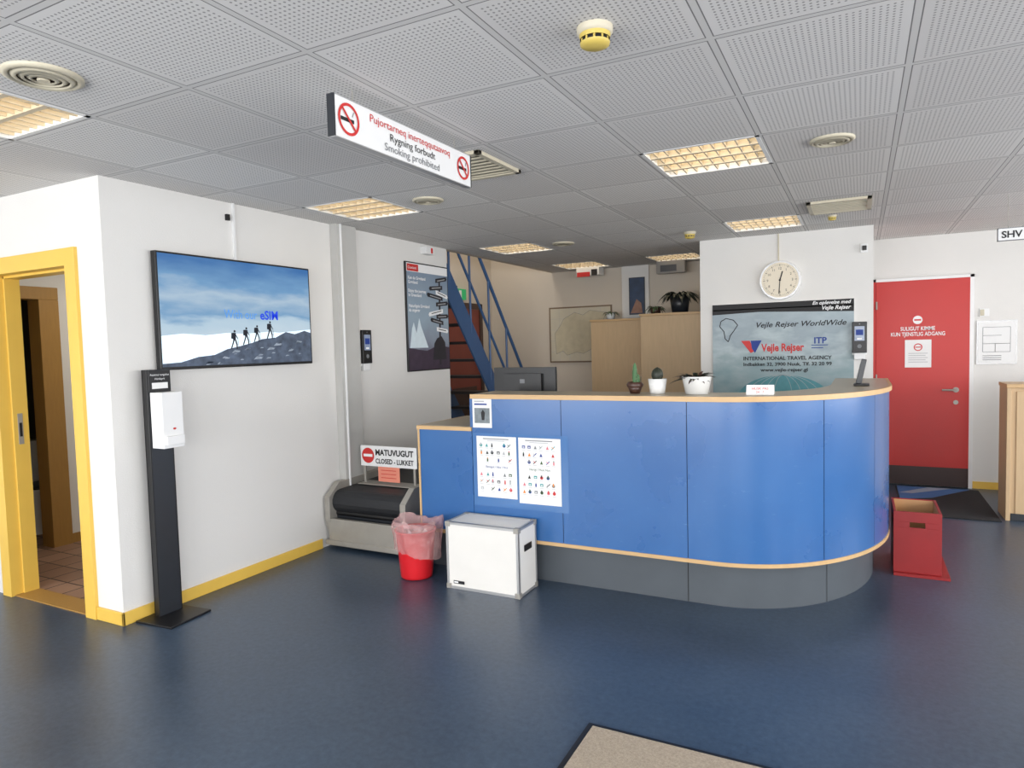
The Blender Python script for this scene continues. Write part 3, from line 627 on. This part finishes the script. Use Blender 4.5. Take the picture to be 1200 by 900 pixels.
p.text('INTERNATIONAL TRAVEL AGENCY',.29,.385,.05,INK,3,bold=.001,width=.78); p.text('Indbakken 32, 3900 Nuuk, Tlf. 32 20 99',.29,.33,.045,INK,3,bold=.001,width=.78); p.text('www.vejle-rejser.gl',.45,.275,.045,INK,3,bold=.001,width=.42)
GL=mat('globe_print',(80,140,148),.5,var=.3,scale=14)
n=30; p.poly([(.65+.42*math.cos(math.pi*i/n),.0+.24*math.sin(math.pi*i/n)) for i in range(n+1)],GL,1)
for k in (.2,.4,.6,.8):
    q=[(.65+.42*k*math.cos(math.pi*i/n),.24*math.sin(math.pi*i/n)) for i in range(n+1)]
    for i in range(n): p.line(*q[i],*q[i+1],.003,LGINK,2)
b.done('poster_print',parent=pp)

# ---------------------------------------------------------------- right side notices, hanging signs
b=B(); b.box(1.01,1.335,7.985,7.999,1.235,1.66,ALU); ob=b.done('evacuation_plan'); b=B(); p=Panel(b,(1.01,7.9845,1.235),**YP); p.rect(.012,.012,.313,.413,PAPER,1)
for (a,c,dd,e) in ((.05,.2,.27,.36),(.05,.12,.15,.2),(.15,.12,.27,.2)):
    p.line(a,c,dd,c,.004,GINK,2);p.line(a,e,dd,e,.004,GINK,2);p.line(a,c,a,e,.004,GINK,2);p.line(dd,c,dd,e,.004,GINK,2)
p.line(.05,.28,.2,.28,.004,GINK,2)
for k in range(3): p.rect(.05,.04+.02*k,.2,.046+.02*k,GINK,2)
b.done('plan_print',parent=ob)
simple('light_switch',(1.03,1.11,7.985,7.999,1.70,1.78,WHT),(1.035,1.07,7.98,7.985,1.71,1.77,CREAM),bevel=.003)
b=B(); b.box(.88,1.45,6.0,6.02,2.20,2.285,WHT); b.cyl((.94,6.01,2.28),(.94,6.01,HC),.002,.002,STEEL,6); b.cyl((1.35,6.01,2.28),(1.35,6.01,HC),.002,.002,STEEL,6)
b.box(.877,1.453,5.998,6.022,2.284,2.289,GINK);b.box(.877,1.453,5.998,6.022,2.196,2.201,GINK);b.box(.877,.882,5.998,6.022,2.196,2.289,GINK)
ob=b.done('hanging_sign'); b=B(); p=Panel(b,(.88,5.9975,2.20),**YP); p.text('SHV',.02,.018,.068,INK,2,bold=.0015); p.text('Bagage',.19,.032,.05,INK,2,shear=.2); b.done('graphics',parent=ob)
XS=-1.72; b=B(); y0,y1,z0,z1=1.96,2.93,2.325,2.475
b.box(XS-.03,XS,y0,y1,z0,z1,WHT); b.box(XS-.032,XS+.002,y0-.006,y0,z0-.002,z1+.002,DGREY); b.box(XS-.032,XS+.002,y1,y1+.006,z0-.002,z1+.002,DGREY)
b.box(XS-.031,XS+.001,y0,y1,z1,z1+.004,ALU);b.box(XS-.031,XS+.001,y0,y1,z0-.004,z0,ALU)
for yy in (y0+.12,y1-.12): b.cyl((XS-.015,yy,z1),(XS-.015,yy,HC),.002,.002,STEEL,6)
sg=b.done('smoking_prohibited_sign')
b=B(); p=Panel(b,(XS+.001,y0,z0),**XP)
for xx,rr in ((.075,.06),(.90,.055)):
    p.rect(xx-.045,.066,xx+.03,.08,INK,1); p.line(xx+.02,.09,xx+.03,.11,.004,GINK,1); p.ring(xx,.076,rr-.011,rr,SRED,2); p.line(xx-.035,.112,xx+.038,.038,.010,SRED,3)
p.text('Pujortarneq inerteqqutaavoq',.49,.104,.044,SRED,2,align='CENTER',width=.58); p.text('Rygning forbudt',.49,.060,.044,INK,2,align='CENTER',width=.33); p.text('Smoking prohibited',.49,.016,.044,GINK,2,align='CENTER',width=.40)
b.done('graphics',parent=sg)

# ---------------------------------------------------------------- ceiling fittings
def round_vent(x,y,rad):
    b=B(); b.lathe((x,y,HC),[(rad,0),(rad,-.008),(rad*.86,-.016),(rad*.80,-.006),(rad*.78,.02)],CREAM,36)
    for k in (.68,.5,.32): b.lathe((x,y,HC),[(rad*k+.012,-.004),(rad*k+.014,-.010),(rad*k-.004,-.02),(rad*k-.006,-.014)],CREAM,32)
    b.cyl((x,y,HC-.022),(x,y,HC),rad*.16,rad*.16,CREAM,20); b.cyl((x,y,HC+.001),(x,y,HC-.001),rad*.8,rad*.8,BROWN,24)
    b.done('ceiling_air_vent')
for a in ((-2.57,1.42,.125),(-.13,3.83,.105),(-2.59,3.84,.105),(-2.6,6.19,.11)): round_vent(*a)
def detector(x,y,name,s=1):
    b=B(); b.lathe((x,y,HC),[(.06*s,0),(.06*s,-.018*s),(.052*s,-.024*s)],CREAM,32); b.lathe((x,y,HC-.024*s),[(.052*s,0),(.05*s,-.014*s)],YDET,32); b.lathe((x,y,HC-.038*s),[(.044*s,0),(.044*s,-.012*s)],BLK,32)
    for k in range(10):
        t=k*.628; b.box(x+.043*s*math.cos(t)-.003,x+.043*s*math.cos(t)+.003,y+.043*s*math.sin(t)-.003,y+.043*s*math.sin(t)+.003,HC-.05*s,HC-.036*s,YDET)
    b.lathe((x,y,HC-.05*s),[(.05*s,0),(.048*s,-.008*s),(.03*s,-.016*s),(0.001,-.018*s)],YDET,32); b.done(name)
detector(-.75,2.08,'smoke_detector',.95); detector(-1.39,6.29,'smoke_detector',.9); detector(-.21,6.17,'smoke_detector',.6)
def slot_vent(x0,x1,y0,y1):
    b=B(); h=.018
    b.box(x0,x1,y0,y0+.03,HC-h,HC,CREAM);b.box(x0,x1,y1-.03,y1,HC-h,HC,CREAM);b.box(x0,x0+.03,y0,y1,HC-h,HC,CREAM);b.box(x1-.03,x1,y0,y1,HC-h,HC,CREAM)
    b.box(x0+.02,x1-.02,y0+.02,y1-.02,HC-.003,HC-.001,BLK); n=8
    for k in range(n): yy=y0+.05+(y1-y0-.1)*k/(n-1); b.box(x0+.03,x1-.03,yy-.010,yy+.010,HC-.014,HC-.006,CREAM)
    b.done('ceiling_supply_grille',bevel=.002)
slot_vent(-.36,.07,5.47,5.96); slot_vent(-2.12,-1.72,3.02,3.5)

# ---------------------------------------------------------------- stairs
b=B(); sl=1.276
def stringer(xa,xb):
    y_b=7.85; ytop=5.9; zt=(y_b-ytop)*sl
    pts=[(y_b+.1,0),(y_b-.18,0),(ytop,zt-.28),(ytop,zt+.08)]
    vs=[(xa,y,z) for y,z in pts]+[(xb,y,z) for y,z in pts]
    b.add(vs,[(0,1,5,4),(1,2,6,5),(2,3,7,6),(3,0,4,7),(3,2,1,0),(4,5,6,7)],STAIR)
stringer(-3.87,-3.85); stringer(-4.57,-4.55)
for k in range(1,12):
    z=k*.2; y=7.85-z/sl; b.box(-4.55,-3.87,y-.12,y+.12,z-.03,z,TREAD)
for off,rr in ((.53,.016),(1.12,.02)):
    b.cyl((-3.86,7.85,off-.02),(-3.86,5.9,off+1.95*sl),rr,rr,STAIR,10)
for k in range(5):
    y=7.75-.42*k; z=(7.85-y)*sl; b.cyl((-3.86,y,z-.05),(-3.86,y,z+1.12),.014,.014,STAIR,8)
b.done('staircase')
simple('stairwell_door',(-4.749,-4.71,7.3,8.15,0.005,2.05,mat('rust_red_door',(130,62,50),.5)),(-4.712,-4.705,7.42,8.03,.3,1.0,BROWN),bevel=.003)
simple('trim_1',(-4.749,-4.70,7.22,7.3,0,2.13,BROWN),(-4.749,-4.70,8.15,8.23,0,2.13,BROWN),(-4.749,-4.70,7.22,8.23,2.05,2.13,BROWN))
simple('exit_sign',(-4.749,-4.71,7.55,7.82,2.17,2.31,EXITG),(-4.709,-4.706,7.64,7.70,2.19,2.29,WINK))
# ---------------------------------------------------------------- far office
b=B(); b.box(-3.84,-2.93,8.585,8.599,1.29,2.05,mat('map_frame',(120,100,80),.5)); ob=b.done('framed_map'); b=B(); p=Panel(b,(-3.84,8.584,1.29),**YP); p.rect(.02,.02,.89,.74,mat('map_paper',(198,190,170),.6,var=.12,scale=5),1)
for k in range(4): p.line(.02,.15+.15*k,.89,.15+.15*k,.003,LGINK,2)
for k in range(5): p.line(.15+.15*k,.02,.15+.15*k,.74,.003,LGINK,2)
G2=[(.1,.12),(.2,.16),(.26,.1),(.4,.14),(.5,.12),(.66,.2),(.74,.32),(.82,.4),(.78,.55),(.84,.66),(.6,.70),(.5,.64),(.38,.68),(.22,.6),(.16,.5),(.08,.4)]
p.poly(G2,mat('map_land',(192,182,156),.6,var=.2,scale=12),3)
for i in range(len(G2)): p.line(*G2[i],*G2[(i+1)%len(G2)],.004,GINK,4)
b.done('map_print',parent=ob)
def cupboard(x0,x1,y0,y1,h,nd):
    b=B(); b.box(x0,x1,y0+.02,y1,.06,h,WOODV); b.box(x0+.03,x1-.03,y0+.05,y1,0,.06,DGREY); w=(x1-x0)/nd
    for k in range(nd): b.box(x0+k*w+.003,x0+(k+1)*w-.003,y0,y0+.018,.08,h-.03,WOODV); b.cyl((x0+(k+.88)*w,y0-.02,1.0),(x0+(k+.88)*w,y0-.02,1.12),.006,.006,STEEL,8)
    b.box(x0-.01,x1+.01,y0-.01,y1,h-.025,h,WOOD); b.done('storage_cupboard',bevel=.002)
cupboard(-3.06,-2.32,8.13,8.53,1.84,1); cupboard(-2.30,-1.50,7.75,8.12,1.87,1)
def bushy(name,c,pr,ph,L,n,pm,lm,up=.6):
    b=B(); pot(b,c,pr*.75,pr,ph,pm)
    for i in range(n):
        t=i*2.399; b.leaf((c[0]+.02*math.cos(t),c[1]+.02*math.sin(t),c[2]+ph*.85),(math.cos(t),math.sin(t),up+1.2*random.random()),L*(.6+.5*random.random()),L*.09,lm if i%3 else DKGREEN,.9)
    b.done(name)
bushy('potted_houseplant',(-1.88,7.95,1.872),.12,.20,.36,60,DGREY,DKGREEN,.8); bushy('potted_houseplant',(-2.17,7.95,1.872),.07,.07,.18,26,BROWN,GREEN); bushy('potted_houseplant',(-2.85,8.3,1.842),.06,.08,.16,18,CERAM,GREEN)
simple('wall_pillar',(-2.78,-2.42,8.56,8.6,0,HC,WALL))
b=B(); b.box(-2.68,-2.47,8.545,8.559,1.9,2.38,DGREY); p=Panel(b,(-2.68,8.544,1.9),**YP); p.rect(.01,.01,.20,.47,mat('night_print',(40,60,90),.5,var=.6,scale=12),1); p.poly([(.02,.02),(.18,.02),(.16,.15),(.1,.2)],mat('figure_print',(150,110,90),.5,var=.4,scale=20),2); b.done('framed_picture')
simple('projector',(-3.31,-3.0,8.3,8.5,2.43,2.53,WHT),(-3.3,-3.12,8.295,8.3,2.41,2.47,SRED),(-3.1,-3.02,8.29,8.3,2.42,2.50,BLK),bevel=.004)
simple('ceiling_loudspeaker',(-2.25,-1.9,8.3,8.4,2.38,2.53,mat('grey_housing',(120,118,116),.5)),(-2.2,-2.0,8.298,8.3,2.40,2.48,DGREY),bevel=.004)
b=B(); b.box(1.07,2.4,6.70,7.0,.0,1.09,WOODV); b.box(1.05,2.42,6.67,7.03,1.09,1.12,WOOD); b.box(1.055,1.085,6.68,7.02,0,1.09,WOODV); b.box(1.12,1.7,6.688,6.70,.06,1.06,WOODV); b.box(1.09,2.4,6.69,6.70,0,.06,DGREY); b.done('service_counter',bevel=.003)

# ---------------------------------------------------------------- lights
def area(name,loc,rot,sx,sy,pw,col):
    l=bpy.data.lights.new(name,'AREA'); l.shape='RECTANGLE'; l.size=sx; l.size_y=sy; l.energy=pw; l.color=col
    o=bpy.data.objects.new(name,l); o.location=loc; o.rotation_euler=rot; bpy.context.collection.objects.link(o)
DAY=(.98,.985,1.0)
for y,w in ((-.6,2.4),(2.3,2.6),(5.4,2.8)): area('daylight_window',(4.2,y,1.55),(0,math.radians(90),0),1.4,w,122,DAY)
for x,w in ((-4.4,2.4),(-1.6,2.4),(1.3,2.6)): area('daylight_window',(x,-2.7,1.45),(math.radians(90),0,0),w,1.8,140,DAY)
area('stairwell_fill_light',(-4.25,7.2,4.2),(0,0,0),.6,1.5,22,(1,.94,.85))  # unseen area lamp added at the top to brighten the stairwell
area('hall_light',(-4.9,3.4,2.42),(0,0,0),.5,.5,10,(1,.93,.82))
W_=bpy.data.worlds.new('world'); S.world=W_; W_.use_nodes=True; bg=W_.node_tree.nodes['Background']; bg.inputs[0].default_value=(.88,.94,1,1); bg.inputs[1].default_value=1.2
